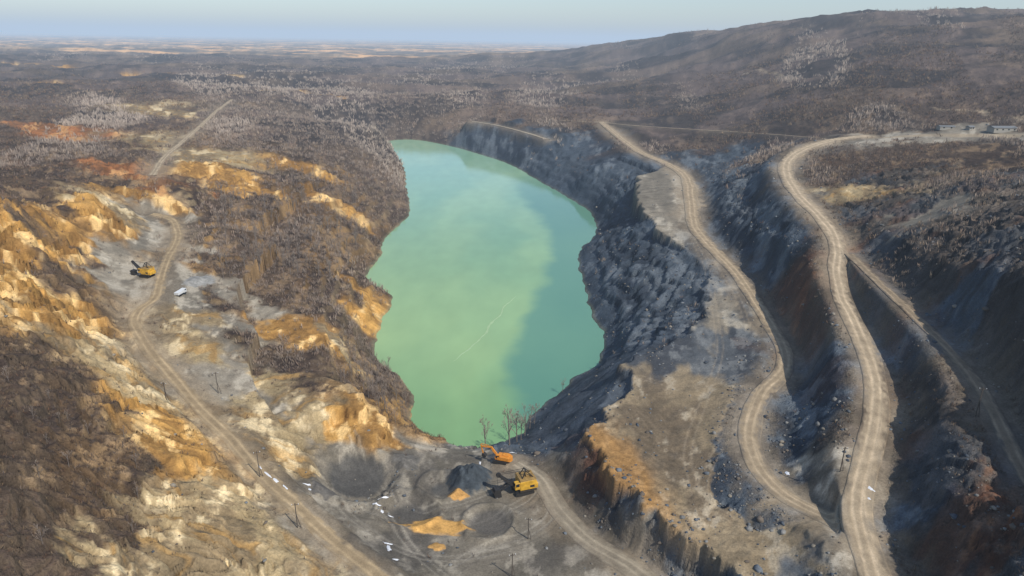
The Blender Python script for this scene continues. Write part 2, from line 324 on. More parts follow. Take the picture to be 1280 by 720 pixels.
C=C*(1-tread)+lin((112,103,92))*tread  # dusty treads, lightened further to make up for weak terrace shading
riser_shade=(sm(slope,.9,1.6)*(TW[...,TI['D']]+.3*TW[...,TI['G']]+TW[...,TI['Y']]*.6+TW[...,TI['S']]*.4)*near)[...,None]
C*=(1-.35*riser_shade)  # steep risers darkened in the colour to stand in for shade
band=np.sin(Z*2.2+nL*3+c1*2)*sm(slope,.5,1.2)*(TW[...,TI['Y']]+TW[...,TI['P']]+TW[...,TI['O']]+.4*TW[...,TI['G']])
C*=(1+.13*band)[...,None]
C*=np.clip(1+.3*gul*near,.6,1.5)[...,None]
rust=(sm(perlin(X/26,Y/26,191)+.6*c1,.25,.55)*(TW[...,TI['D']]+.4*TW[...,TI['G']]*(Y<260))*(X>90)*.5*near)[...,None]
C=C*(1-rust)+lin((110,77,55))*rust
blu=(sm(perlin(X/30,Y/30,195)+.6*c1,.1,.5)*TW[...,TI['D']]*(X>80)*.5*near)[...,None]
C=C*(1-blu)+lin((80,87,93))*blu
sg_=(sc_*.7)[...,None]; C=C*(1-sg_)+lin((80,86,92))*(1+.2*c2n+.1*streak)[...,None]*sg_
ff=sm(Y,1900,3800)
fn=perlin(X/900,Y/350,201)+.6*perlin(X/350,Y/120,203)
fld=np.where((fn>.2)[...,None],lin((214,168,118)),np.where((fn<-.2)[...,None],lin((90,84,80)),lin((140,120,98))))
C=C*(1-(ff*.85*TW[...,TI['F']])[...,None])+fld*(ff*.85*TW[...,TI['F']])[...,None]
wf=(sm(Y,450,900)*TW[...,TI['S']]*.8)[...,None]
wn=sm(fbm(X,Y,200,5,221,None,False,.6),-.25,.3)[...,None]; wn2=sm(fbm(X,Y,300,4,231)+.3*nA2,.25,.5)[...,None]
C=C*(1-wf)+((lin((98,86,80))*wn+lin((60,56,55))*(1-wn))*(1-wn2*.35)+lin((132,113,92))*wn2*.35)*wf
def tint(P,w_,col,al):
    for i in range(len(P)-1):
        a,b=P[i],P[i+1]; r0_=np.searchsorted(ys,min(a[1],b[1])-30); r1_=np.searchsorted(ys,max(a[1],b[1])+30)
        d,t=segd(X[r0_:r1_],Y[r0_:r1_],a,b); m_=((1-sm(d,w_*.5,w_))*al)[...,None]; C[r0_:r1_]=C[r0_:r1_]*(1-m_)+lin(col)*m_
for cps in ([(1010,98),(970,92),(930,92)],[(1280,150),(1230,140),(1170,135)]):
    tint([hit(u,v) for u,v in cps],5,(160,144,120),.5)
# cleared strip linking the haul road to the sheds
tint([Pz(u,v,z) for u,v,z in ((1080,170,75.5),(1115,171,77),(1150,170,79),(1200,170,82),(1275,172,84))],9,(158,142,118),.75)
dsel=np.where(RI==4,.4,np.where(RI==6,.3,.7))
dm=((1-sm(RD+c2n*4+c1*2,.0,6+.012*Y))*dsel)[...,None]
C=C*(1-dm)+(lin((146,131,109))*(1-mA)+lin((118,106,89))*mA)*dm
py_=Pz(570,640,20.5); yard=(1-sm(np.hypot((X-py_[0])*.8,(Y-py_[1])*1.1)+8*c1,34,46))*TW[...,TI['T']]*(RD>0)
C*=(1-.28*yard)[...,None]
wet=(sm(c1+.6*c3,.15,.55)*yard*.45)[...,None]; C=C*(1-wet)+lin((82,78,74))*wet
def tracks(cps,zz,col,hw=1.1,al=.5):
    P=catmull([Pz(u,v,zz) for u,v in cps],3.)
    for i in range(len(P)-1):
        a,b=P[i],P[i+1]
        r0_=np.searchsorted(ys,min(a[1],b[1])-4); r1_=np.searchsorted(ys,max(a[1],b[1])+4)
        k0=int(np.searchsorted(ss,min(a[0],b[0],0)/ (ys[r0_]+60)-.06)); k1=int(np.searchsorted(ss,max(a[0],b[0],0)/(ys[r0_]+60)+.06))
        d,t=segd(X[r0_:r1_,k0:k1],Y[r0_:r1_,k0:k1],a,b)
        m_=(np.exp(-((d-hw)/.32)**2)*al*(t>0)*(t<1))[...,None]
        C[r0_:r1_,k0:k1]=C[r0_:r1_,k0:k1]*(1-m_)+lin(col)*m_
for cps in ([(440,560),(500,625),(560,630),(640,600),(660,585)],[(450,640),(520,665),(600,655),(660,620),(672,598)],[(560,720),(600,690),(660,670),(690,640),(680,605)],[(480,640),(520,700),(560,740)],[(420,600),(430,650),(500,700),(560,705),(640,690)]):
    tracks(cps,20.5,(160,152,136)); tracks([(u+8,v+5) for u,v in cps],20.5,(82,77,71),1.0,.4)
for cps in ([(865,300),(885,340),(895,400),(900,440),(880,500),(860,560),(870,620)],[(845,240),(860,280),(890,320),(920,370),(935,410)],[(800,470),(860,480),(930,470)],[(960,480),(900,560),(880,620),(940,665)]):
    tracks(cps,35.5,(172,156,132),1.1,.25)
for (u,v,zz,r_,col,al) in ((446,598,18,10,(74,73,71),.88),(552,608,20,5.5,(80,80,78),.65),(580,600,20,9,(76,77,77),.65),(612,653,20.2,7,(80,78,76),.6),(512,640,20,7,(84,81,76),.75),(655,595,20,8,(100,92,82),.4)):
    p=Pz(u,v,zz); m_=((1-sm(np.hypot(X-p[0],(Y-p[1]))/r_+.35*c1+.24*nL,.65,.95))*al)[...,None]; C=C*(1-m_)+lin(col)*m_
sh=(1-sm(ldj,.3,2.2))[...,None]
C=C*(1-sh*.45)+lin((130,130,105))*sh*.45
flat=np.clip(TW[...,TI['T']]+TW[...,TI['B']]+onb,0,1)
C=np.clip(C*(1+(.25-.11*flat)*c2n)[...,None],.008,.9)
ROUGH=np.clip((1-.85*np.clip(flat*(1-.3*onb)+(RD<2),0,1))*(1-.35*(TW[...,TI['P']]+TW[...,TI['Y']]))*(1-.5*sc_),0,1).astype(np.float32)
print("colour done",time.time()-T0)
# ------------------------------------------------------------------ materials
def nodes(name):
    m=bpy.data.materials.new(name); m.use_nodes=True; nt=m.node_tree; b=nt.nodes["Principled BSDF"]; return m,nt,b
def mk(nt,t,**k):
    n=nt.nodes.new(t)
    for a,b in k.items(): setattr(n,a,b)
    return n
def attr_mat(name,rough=.95,ns=((.3,.16),(1.8,.28)),bump=1.0,spec=.1):
    m,nt,b=nodes(name); L=nt.links
    at=mk(nt,"ShaderNodeAttribute",attribute_name="col"); geo=mk(nt,"ShaderNodeNewGeometry")
    cur=at.outputs["Color"]; nprev=None
    for sc,am in ns:
        n=mk(nt,"ShaderNodeTexNoise"); n.inputs["Scale"].default_value=sc; n.inputs["Detail"].default_value=5; n.inputs["Roughness"].default_value=.7
        L.new(geo.outputs["Position"],n.inputs["Vector"])
        mr_=mk(nt,"ShaderNodeMapRange"); mr_.inputs[1].default_value=.3; mr_.inputs[2].default_value=.7; mr_.inputs[3].default_value=1-am; mr_.inputs[4].default_value=1+am
        L.new(n.outputs[0],mr_.inputs[0])
        mx=mk(nt,"ShaderNodeVectorMath",operation='SCALE'); L.new(cur,mx.inputs[0]); L.new(mr_.outputs[0],mx.inputs["Scale"]); cur=mx.outputs[0]
        if bump:
            bp=mk(nt,"ShaderNodeBump"); L.new(at.outputs["Alpha"],bp.inputs["Strength"]); bp.inputs["Distance"].default_value=bump*.42/sc
            L.new(n.outputs[0],bp.inputs["Height"])
            if nprev is not None: L.new(nprev,bp.inputs["Normal"])
            nprev=bp.outputs[0]
    L.new(cur,b.inputs["Base Color"]); b.inputs["Roughness"].default_value=rough; b.inputs["Specular IOR Level"].default_value=spec
    if nprev is not None: L.new(nprev,b.inputs["Normal"])
    return m
def paint(name,rgb,rough=.6,metal=0,var=.25,scale=3.0):
    m,nt,b=nodes(name); L=nt.links; c=lin(rgb)
    tc=mk(nt,"ShaderNodeTexCoord"); n=mk(nt,"ShaderNodeTexNoise"); n.inputs["Scale"].default_value=scale; n.inputs["Detail"].default_value=5
    L.new(tc.outputs["Object"],n.inputs["Vector"])
    cr=mk(nt,"ShaderNodeValToRGB"); cr.color_ramp.elements[0].position=.35; cr.color_ramp.elements[1].position=.65
    cr.color_ramp.elements[0].color=(*(c*(1-var)),1); cr.color_ramp.elements[1].color=(*np.clip(c*(1+var*.5),0,1),1)
    L.new(n.outputs[0],cr.inputs[0]); L.new(cr.outputs[0],b.inputs["Base Color"]); b.inputs["Roughness"].default_value=rough; b.inputs["Metallic"].default_value=metal
    return m
M_ground=attr_mat("ground_soil_and_rock")
M_road=attr_mat("compacted_dust",ns=((.5,.14),(3,.18)),bump=.3)
M_rub=attr_mat("broken_rock",ns=((1.5,.25),),bump=.5)
M_twig=attr_mat("bare_twigs",ns=(),bump=0)
# ------------------------------------------------------------------ mesh helper
def mesh_np(name,V,Fc,col=None,mat=None,smooth=False,alpha=None):
    me=bpy.data.meshes.new(name); k=Fc.shape[1]
    me.vertices.add(len(V)); me.vertices.foreach_set("co",np.asarray(V,np.float32).ravel())
    me.loops.add(Fc.size); me.loops.foreach_set("vertex_index",Fc.astype(np.int32).ravel())
    me.polygons.add(len(Fc)); me.polygons.foreach_set("loop_start",np.arange(0,Fc.size,k,dtype=np.int32)); me.polygons.foreach_set("loop_total",np.full(len(Fc),k,np.int32))
    if smooth: me.polygons.foreach_set("use_smooth",np.ones(len(Fc),bool))
    me.update(calc_edges=True)
    if col is not None:
        al=np.ones((len(V),1),np.float32) if alpha is None else np.asarray(alpha,np.float32).reshape(-1,1)
        a=me.color_attributes.new("col",'FLOAT_COLOR','POINT'); a.data.foreach_set("color",np.concatenate([np.asarray(col,np.float32).reshape(-1,3),al],1).ravel())
    if mat: me.materials.append(mat)
    return me
def obj(name,me,kind=None,label=None,cat=None,group=None,parent=None,loc=None):
    o=bpy.data.objects.new(name,me); COL.objects.link(o)
    if kind: o["kind"]=kind
    if label: o["label"]=label
    if cat: o["category"]=cat
    if group: o["group"]=group
    if parent: o.parent=parent
    if loc is not None: o.location=loc
    return o
def gridfaces(nr,nc):
    i=np.arange((nr-1)*(nc-1)); r=i//(nc-1); c=i%(nc-1); a=r*nc+c
    return np.stack([a,a+1,a+nc+1,a+nc],1)
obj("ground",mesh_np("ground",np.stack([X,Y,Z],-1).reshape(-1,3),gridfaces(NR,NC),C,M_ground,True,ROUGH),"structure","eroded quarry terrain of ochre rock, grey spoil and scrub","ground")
print("terrain mesh",time.time()-T0)
# ------------------------------------------------------------------ lake
ra=np.searchsorted(ys,215);rb=np.searchsorted(ys,1200); ca=np.searchsorted(ss,-.45); cb=np.searchsorted(ss,.35)
lX=X[ra:rb,ca:cb]; lY=Y[ra:rb,ca:cb]; lD=LD[ra:rb,ca:cb]
SHADE_ZONE=np.array([Pz(u,v,0) for u,v in [(640,225),(655,255),(676,285),(684,310),(676,335),(668,362),(654,382),(645,405),(632,430),(627,455),(632,480),(640,505),(655,535),(800,500),(800,380),(770,330),(800,280),(740,230),(680,205)]])  # east side of the lake: bank's shade and reflection painted into the water colour
zd=sdist(catmull(SHADE_ZONE,12,True),150,1350,-.3,.4)[ra:rb,ca:cb]+fbm(lX,lY,30,5,801)*4
a_=fbm(lX+8*fbm(lX,lY,40,2,831),lY*.35,85,3,811)
t_=sm(a_,-.7,.7)[...,None]; wc=lin((122,162,120))*(1-t_)+lin((148,182,128))*t_
lf=sm(-lX+20*a_,-20,60)[...,None]*(1-sm(lY,420,700))[...,None]; wc=wc*(1-.35*lf)+lin((164,186,122))*.35*lf
fr_=sm(lY,420,850)[...,None]; wc=wc*(1-fr_)+(lin((134,176,146))*(1-t_)+lin((150,186,150))*t_)*fr_
nr_=(1-sm(lY,235,330))[...,None]; wc=wc*(1-nr_*.5)+lin((102,148,98))*nr_*.5
wc=wc*(1+.05*fbm(lX,lY*.5,12,3,821))[...,None]
shade_m=((1-sm(zd,-6-.010*lY,3.0))*(1-sm(lY,600,900)*.9))[...,None]
shade_c=lin((86,136,118))*(1-t_*.4)+lin((104,152,126))*t_*.4
wc=wc*(1-shade_m*.85)+shade_c*shade_m*.85  # blends the painted bank shade over the water's own greens
fm=gridfaces(*lX.shape); keep=(lD.ravel()[fm]<5).any(1); fm=fm[keep]
used,inv=np.unique(fm,return_inverse=True); fm=inv.reshape(-1,4)
LV=np.stack([lX,lY,np.zeros_like(lX)],-1).reshape(-1,3)[used]
m,nt,b=nodes("green_mineral_water"); L=nt.links
geo=mk(nt,"ShaderNodeNewGeometry"); at=mk(nt,"ShaderNodeAttribute",attribute_name="col")
L.new(at.outputs["Color"],b.inputs["Base Color"]); b.inputs["Roughness"].default_value=.07; b.inputs["IOR"].default_value=1.4
nb=mk(nt,"ShaderNodeTexNoise"); nb.inputs["Scale"].default_value=.9; nb.inputs["Detail"].default_value=3; L.new(geo.outputs["Position"],nb.inputs["Vector"])
bp=mk(nt,"ShaderNodeBump"); bp.inputs["Strength"].default_value=.2; bp.inputs["Distance"].default_value=.1; L.new(nb.outputs[0],bp.inputs["Height"]); L.new(bp.outputs[0],b.inputs["Normal"])
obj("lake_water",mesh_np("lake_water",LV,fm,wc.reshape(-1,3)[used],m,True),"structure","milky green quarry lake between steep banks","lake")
fp=catmull([Pz(u,v,0) for u,v in ((566,452),(585,438),(600,425),(612,408),(625,393),(634,378),(648,370))],2.0)
n=len(fp); tg=np.gradient(fp[:,:2],axis=0); tg/=np.linalg.norm(tg,axis=1)[:,None]; nn=np.stack([-tg[:,1],tg[:,0]],1)
ii=np.arange(n); w_=(.3+.8*np.abs(perlin(ii/3.,ii*0.,700)))*np.sin(np.pi*(ii+.5)/n)**.5; cxy=fp[:,:2]+nn*(perlin(ii/6.,ii*0.,705)*2.0)[:,None]
V=np.concatenate([np.c_[cxy-nn*w_[:,None],np.full(n,.02)],np.c_[cxy+nn*w_[:,None],np.full(n,.02)]]); i=np.arange(n-1)
mf=paint("pale_foam",(158,184,138),.8,var=.1,scale=.4)
obj("water_foam",mesh_np("water_foam",V,np.stack([i+1,i,i+n,i+1+n],1),None,mf),"stuff","thin pale foam line drifting on green water","foam")
# ------------------------------------------------------------------ roads (draped ribbons)
for nm,P,kw,rc in road_world:
    P=catmull(P,1.5) if P[:,1].mean()<700 else P
    n=len(P); tg=np.gradient(P[:,:2],axis=0); tg/=np.linalg.norm(tg,axis=1)[:,None]; nn=np.stack([-tg[:,1],tg[:,0]],1)
    hw=kw*np.interp(P[:,1],*HW); dd=np.cumsum(np.r_[0,np.linalg.norm(np.diff(P[:,:2],axis=0),axis=1)])
    K=25; q=np.linspace(-1,1,K)
    eL=1.08+.15*perlin(dd/22,dd*0,301)+.05*perlin(dd/5,dd*0,303); eR=1.08+.15*perlin(dd/22,dd*0+9,305)+.05*perlin(dd/5,dd*0+3,307)
    off=np.where(q[None]<0,q[None]*eL[:,None],q[None]*eR[:,None])*hw[:,None]
    wob=perlin(dd/25,dd*0+5,311)*.6
    RX=P[:,0:1]+nn[:,0:1]*off; RY=P[:,1:2]+nn[:,1:2]*off
    a=off+wob[:,None]
    gap=np.maximum(1.05,.28*hw)[:,None]
    rut=np.exp(-((np.abs(a)-gap)/(.34*gap))**2)
    rut2=np.exp(-((np.abs(a+gap*.9*perlin(dd/18,dd*0+8,315)[:,None])-gap*1.35)/(.2*gap))**2)*.6
    lift=.12+.0006*RY-.10*np.abs(q[None])**4-.05*rut
    g0=samp(Z,RX,RY); RZz=np.maximum(np.maximum(P[:,2:3],np.minimum(g0,P[:,2:3]+1.5))+lift-.6*(np.abs(q[None])>.99),g0-.4)
    edge=np.clip(sm(np.abs(q)[None]+.35*perlin(RX/2.5,RY/2.5,330)+.25*perlin(RX/.9,RY/.9,331),.45,.95),0,1)[...,None]
    nz=(perlin(RX/3,RY/3,320)+.6*perlin(RX/1.2,RY/1.2,321))[...,None]
    b0=lin(rc); rt_=np.clip(rut+rut2,0,1)[...,None]*(.75+.5*perlin(RX/8,RY/8,325)[...,None])
    cc=b0*(1-rt_)+np.clip(b0*1.5,0,.8)*rt_; cc=cc*(1+.22*nz)
    gc=np.stack([samp(C[...,k],RX,RY) for k in range(3)],-1)
    cc=np.clip(cc*(1-edge)+gc*edge,.01,.9)
    obj(nm,mesh_np(nm,np.stack([RX,RY,RZz],-1).reshape(-1,3),gridfaces(n,K),cc,M_road,True),"structure","pale dusty unpaved quarry road with wheel ruts","road")
# ------------------------------------------------------------------ scrub
def pick(nk,dens,ymax,ymin=62):
    r=rng.uniform(0,np.searchsorted(ys,ymax),nk); c=rng.uniform(2,NC-3,nk)
    ri=r.astype(int);ci=c.astype(int)
    k=(rng.random(nk)<dens[ri,ci])
    r=r[k];c=c[k]; y=np.interp(r,np.arange(NR),ys); x=np.interp(c,np.arange(NC),ss)*(y+60)
    return x,y,samp(Z,x,y)
dens=TW@np.array([1.0,.08,.08,.12,.04,.01,.3,.6,.02,.1],np.float32)
cl=fbm(X/lsc,Y/lsc,22,4,401); dens=dens*np.maximum(sm(cl,-.5,.15),.65*np.maximum(brz,1-bl))*(RD>1.0+1.5*wide)*(ldj>2.0)*(1-onb)*(1-sc_)*(1-(.75-.5*np.maximum(brz,1-bl))*sm(slope,.65,1.2)*near)
x,y,z=pick(260000,dens,3500)
ns=len(x); K=8
tall=np.clip(sm(perlin(x/(40+y*.1),y/(40+y*.1),411),.05,.35)*(y>230)+.5*samp(brz,x,y),0,1)
size=np.clip(.5+.0042*y,.9,5.0)*rng.uniform(.5,1.4,ns)*(1+.8*tall*rng.random(ns))
th=rng.random((ns,K))*2*np.pi; ti=rng.random((ns,K))**.8*(1.05-.5*tall[:,None]); ln=rng.uniform(.5,1.0,(ns,K))*size[:,None]
dx=np.sin(ti)*np.cos(th)*ln; dy=np.sin(ti)*np.sin(th)*ln; dz=np.cos(ti)*ln
bo=rng.normal(0,.16,(ns,K,2))*size[:,None,None]
wd=size[:,None]*rng.uniform(.022,.06,(ns,K)); ph=rng.random((ns,K))*np.pi
bx=x[:,None]+bo[...,0]; by=y[:,None]+bo[...,1]; bz=np.repeat(z[:,None],K,1)-.1
mx_=bx+dx*.6; my_=by+dy*.6; mz_=bz+dz*.6
tx=bx+dx;ty=by+dy;tz=bz+dz
V=np.stack([np.stack([bx,by,bz],-1),np.stack([mx_-wd*np.cos(ph),my_-wd*np.sin(ph),mz_],-1),np.stack([tx,ty,tz],-1),np.stack([mx_+wd*np.cos(ph),my_+wd*np.sin(ph),mz_],-1)],2)
pal=np.array([lin(c) for c in ((112,97,87),(92,80,72),(128,112,99),(120,94,75),(104,94,88),(140,119,94))])
cc=pal[rng.integers(0,len(pal),ns)]*rng.uniform(.8,1.15,ns)[:,None]
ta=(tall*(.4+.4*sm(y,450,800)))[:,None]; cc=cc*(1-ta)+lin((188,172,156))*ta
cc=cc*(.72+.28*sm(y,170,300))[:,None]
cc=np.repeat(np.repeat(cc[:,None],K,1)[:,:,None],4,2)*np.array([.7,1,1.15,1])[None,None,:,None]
Fc=np.arange(ns*K*4).reshape(-1,4)
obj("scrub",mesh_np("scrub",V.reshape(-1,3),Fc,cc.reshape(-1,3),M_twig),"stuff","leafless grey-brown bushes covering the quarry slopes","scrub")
print("scrub",ns,time.time()-T0)
# ------------------------------------------------------------------ rubble
rd=TW@np.array([.0,.04,.03,0,.6,.02,.35,.3,.03,0],np.float32)
rd=rd*sm(fbm(X,Y,12,3,451),-.2,.5)*(RD>.3)*(ldj>.5)*(1-.7*sc_)
rd=np.maximum(rd,.7*np.exp(-(BDj/2.8)**2)*(RD>.3)*sm(fbm(X,Y,20,3,455),-.3,.3)*(X<130))
rd=np.maximum(rd,.14*onb*sm(fbm(X,Y,15,3,457),0,.4)*(RD>.3))
for (u,v,zz,rr) in ((850,312,36,9),(885,345,35,9),(815,265,38,10),(905,600,35,9),(935,628,36,8),(965,545,37,9),(470,625,21,6),(750,655,21,9),(500,600,21,4),(840,700,26,8)):
    p=Pz(u,v,zz); rd=np.maximum(rd,.7*np.exp(-((X-p[0])**2+(Y-p[1])**2)/rr**2)*(RD>.3))
x,y,z=pick(120000,rd,620)
ns=len(x)
ph=(1+5**.5)/2
ico=np.array([(-1,ph,0),(1,ph,0),(-1,-ph,0),(1,-ph,0),(0,-1,ph),(0,1,ph),(0,-1,-ph),(0,1,-ph),(ph,0,-1),(ph,0,1),(-ph,0,-1),(-ph,0,1)])/1.9
icf=np.array([(0,11,5),(0,5,1),(0,1,7),(0,7,10),(0,10,11),(1,5,9),(5,11,4),(11,10,2),(10,7,6),(7,1,8),(3,9,4),(3,4,2),(3,2,6),(3,6,8),(3,8,9),(4,9,5),(2,4,11),(6,2,10),(8,6,7),(9,8,1)])
sz=rng.lognormal(-1.45,.5,ns)*(1+y/700)
V=ico[None]*rng.uniform(.65,1.3,(ns,12,1))*(sz[:,None]*1.0)[...,None]*np.stack([rng.uniform(.7,1.3,ns),rng.uniform(.7,1.3,ns),rng.uniform(.5,.9,ns)],1)[:,None]
V=V+np.stack([x,y,z+.1*sz],1)[:,None]
Fc=(icf[None]+(np.arange(ns)*12)[:,None,None]).reshape(-1,3)
pal=np.array([lin(c) for c in ((102,107,111),(80,86,93),(124,123,119),(132,125,113),(106,97,87))])
cc=np.repeat((pal[rng.integers(0,5,ns)]*rng.uniform(.8,1.2,ns)[:,None])[:,None],12,1)
obj("rubble",mesh_np("rubble",V.reshape(-1,3),Fc,cc.reshape(-1,3),M_rub),"stuff","loose broken rock blocks along bench rims","rubble")
# ------------------------------------------------------------------ trees
def make_tree(seed,H):
    r=np.random.default_rng(seed); parts=[[],[]]
    def grow(p,d,L_,rad,lev):
        q=p+d*L_; parts[0 if lev<2 else 1].append((p,q,rad,rad*.6 if lev<3 else rad*.2))
        if lev>=4: return
        nb_=[4,3,3,3][lev] if lev else 7
        for i in range(nb_):
            t=r.uniform(.35,1.0) if lev else r.uniform(.3,1.0)
            ax=r.normal(size=3); ax-=ax.dot(d)*d; ax/=np.linalg.norm(ax)
            an=r.uniform(.35,.85); nd=d*math.cos(an)+ax*math.sin(an); nd[2]+=.18; nd/=np.linalg.norm(nd)
            grow(p+d*L_*t,nd,L_*r.uniform(.38,.62)*(1.15-.4*t),rad*(1-.4*t)*.5,lev+1)
    d0=np.array([r.normal(0,.06),r.normal(0,.06),1.]); grow(np.array([0,0,-.3]),d0/np.linalg.norm(d0),H*.72,H*.018,0)
    out=[]
    for k in (0,1):
        S=parts[k]; P0=np.array([s[0] for s in S]);P1=np.array([s[1] for s in S]);R0=np.maximum(np.array([s[2] for s in S]),.04);R1=np.maximum(np.array([s[3] for s in S]),.018)
        D=P1-P0; D/=np.linalg.norm(D,axis=1)[:,None]; a=np.cross(D,[.31,.62,.72]); a/=np.linalg.norm(a,axis=1)[:,None]; b_=np.cross(D,a)
        ns_=5 if k==0 else 3; an=np.arange(ns_)*2*np.pi/ns_
        ring=np.cos(an)[None,:,None]*a[:,None]+np.sin(an)[None,:,None]*b_[:,None]
        Vv=np.concatenate([P0[:,None]+ring*R0[:,None,None],P1[:,None]+ring*R1[:,None,None]],1)
        j=np.arange(ns_); fq=np.stack([j,(j+1)%ns_,(j+1)%ns_+ns_,j+ns_],1)
        Ff=(fq[None]+(np.arange(len(S))*2*ns_)[:,None,None]).reshape(-1,4)
        out.append((Vv.reshape(-1,3),Ff))
    return out
M_bark=paint("grey_bark",(118,108,100),.9); M_tw=paint("fine_branches",(148,134,121),.9)
tv=[]
for i in range(5):
    (v0,f0),(v1,f1)=make_tree(50+i,10)
    m0=mesh_np("tree_trunk",v0,f0,None,M_bark); m1=mesh_np("tree_crown",v1,f1,None,M_tw)
    mj=mesh_np("bare_tree",np.concatenate([v0,v1]),np.concatenate([f0,f1+len(v0)]),None,M_bark); mj.materials.append(M_tw)
    mi=np.zeros(len(f0)+len(f1),np.int32); mi[len(f0):]=1; mj.polygons.foreach_set("material_index",mi)
    tv.append((m0,m1,mj))
def put_tree(p,H,parts,label,group):
    v=tv[rng.integers(0,5)]; s=H/10
    o=obj("bare_tree",None if parts else v[2],None,label,"tree",group,None,(p[0],p[1],p[2]-.1))
    o.scale=(s*rng.uniform(.75,1.0),)*2+(s,); o.rotation_euler=(0,0,rng.uniform(0,6.28))
    if parts:
        obj("trunk",v[0],parent=o); obj("crown",v[1],parent=o)
for (u,v,H) in ((607,563,15),(637,556,17),(646,552,15),(656,545,13),(662,536,11),(668,530,10),(703,490,7),(651,550,11)):
    p=hit(u,v); put_tree(p,H,True,"tall leafless tree on the lake's near rim","trees at the lake rim")
def tree_patch(us,vs,n_,h0,h1,parts,label,group):
    for _ in range(n_):
        for _t in range(20):
            p=hit(rng.uniform(*us),rng.uniform(*vs))
            if samp(RD,p[0],p[1])>2 and samp(ldj,p[0],p[1])>2 and samp(TW[...,TI['S']],p[0],p[1])>.35: break
        put_tree(p,rng.uniform(h0,h1),parts,label,group)
tree_patch((425,515),(430,530),55,6,10,True,"slender bare tree on the eroded lake bank","trees on the lake bank")
tree_patch((270,450),(235,350),150,7,12,False,"pale leafless tree in the hillside thicket","trees on the slope")
tree_patch((300,480),(160,240),35,8,12,False,"leafless tree on the scrubby slope","trees on the slope")
tree_patch((960,1100),(178,260),25,6,9,False,"bare tree beside the haul road","trees beside the road")
tree_patch((0,220),(430,700),15,3,5,False,"small leafless tree on the brown bank","trees on the brown bank")
print("trees",time.time()-T0)
# ------------------------------------------------------------------ heaps, snow
def mound(name,u,v,r,hh,rgb,label,cat,sq=1.0,seed=1,flat=.0,irr=.25,rough=.2):
    p=hit(u,v); nr2=34;na=72; rr=np.linspace(0,1.12,nr2)[:,None]; an=np.linspace(0,2*np.pi,na,endpoint=False)[None]
    wob_=1+irr*perlin(np.cos(an)*1.2+seed,np.sin(an)*1.2,500+seed)+irr*.3*perlin(np.cos(an)*3+seed,np.sin(an)*3,560+seed)
    xx=p[0]+rr*r*wob_*np.cos(an); yy=p[1]+rr*r*sq*wob_*np.sin(an)
    prof=np.clip(1-rr,0,1); prof=np.minimum(prof,1-flat)/(1-flat); prof=prof*(1-.25*(1-np.clip(rr*3,0,1))**2)
    zz=samp(Z,xx,yy)+prof*hh*(1+rough*fbm(xx,yy,3.5,3,520+seed))-.25*sm(rr+0*an,1.0,1.12)+.05
    Vv=np.stack([xx,yy,zz],-1).reshape(-1,3)
    i=np.arange((nr2-1)*na); rI=i//na; cI=i%na; Ff=np.stack([rI*na+cI,(rI+1)*na+cI,(rI+1)*na+(cI+1)%na,rI*na+(cI+1)%na],1)
    c0=lin(rgb); cc_=c0*(1+.3*fbm(xx,yy,2.5,4,540+seed))[...,None]
    eg=sm(rr+0*an+.2*perlin(xx/1.5,yy/1.5,580+seed),.8,1.05)[...,None]
    gc=np.stack([samp(C[...,k],xx,yy) for k in range(3)],-1); cc_=cc_*(1-eg)+gc*eg
    obj(name,mesh_np(name,Vv-np.array([p[0],p[1],p[2]]),Ff,cc_.reshape(-1,3),M_rub,True),None,label,cat,None,None,p)
mound("gravel_pile",587,599,7.6,4.6,(66,72,76),"dark grey conical gravel pile by the excavator","gravel pile",seed=1,irr=.22,flat=.2,rough=.3)
mound("gravel_pile",508,578,5,1.2,(104,100,93),"small grey gravel heap near the lake rim","gravel pile",seed=4)
mound("sand_pile",573,618,3.6,.4,(184,140,82),"small yellow sand pile beside the shovel","sand pile",.8,seed=5,flat=.5)
mound("sand_pile",541,657,11,.2,(194,150,86),"flat irregular spread of yellow sand in the yard","sand pile",.36,seed=26,flat=.8,irr=.45)
mound("sand_pile",547,684,2.4,.35,(178,138,82),"little yellow sand pile","sand pile",.8,seed=7,flat=.5)
mound("gravel_pile",250,352,6,2.2,(140,138,132),"pale grey rubble heap beside the track","gravel pile",1.6,seed=10)
mound("gravel_pile",405,612,4,1.2,(100,96,90),"low dark gravel heap in the yard","gravel pile",1.1,seed=11)
SV=[];SF=[];o_=0
for (u,v,a,b_,rot) in ((335,594,2.6,.4,-.7),(345,601,2.2,.5,-.7),(357,610,2.0,.4,-.7),(392,614,1.2,.7,0),(384,606,.9,.4,0),(486,686,.6,1.6,.3),(485,680,1.2,.4,0),(495,700,.8,.4,.4),(984,592,.5,1.0,0),(1088,612,.8,1.2,.3),(480,622,1.6,.3,.4),(470,630,1.2,.4,-.3),(325,585,1.4,.3,-.7),(640,566,1.6,.3,.2),(600,579,.4,1.0,0),(1086,624,.5,.6,0),(488,646,.7,.3,.2),(478,640,.5,.7,.1)):
    p=hit(u,v); an=np.linspace(0,2*np.pi,20,endpoint=False); pr=1+.6*perlin(np.cos(an)*1.6+u,np.sin(an)*1.6+v,600)
    for ring in (1.0,.55,0.02):
        lx_=np.cos(an)*a*pr*ring; ly_=np.sin(an)*b_*pr*ring; xx=p[0]+lx_*math.cos(rot)-ly_*math.sin(rot); yy=p[1]+lx_*math.sin(rot)+ly_*math.cos(rot)
        SV.append(np.stack([xx,yy,np.maximum(samp(Z,xx,yy),p[2]-.4)+.12+.2*(1-ring)],1))
    for k in range(2):
        for j in range(20): SF.append((o_+k*20+j,o_+k*20+(j+1)%20,o_+(k+1)*20+(j+1)%20,o_+(k+1)*20+j))
    o_+=60
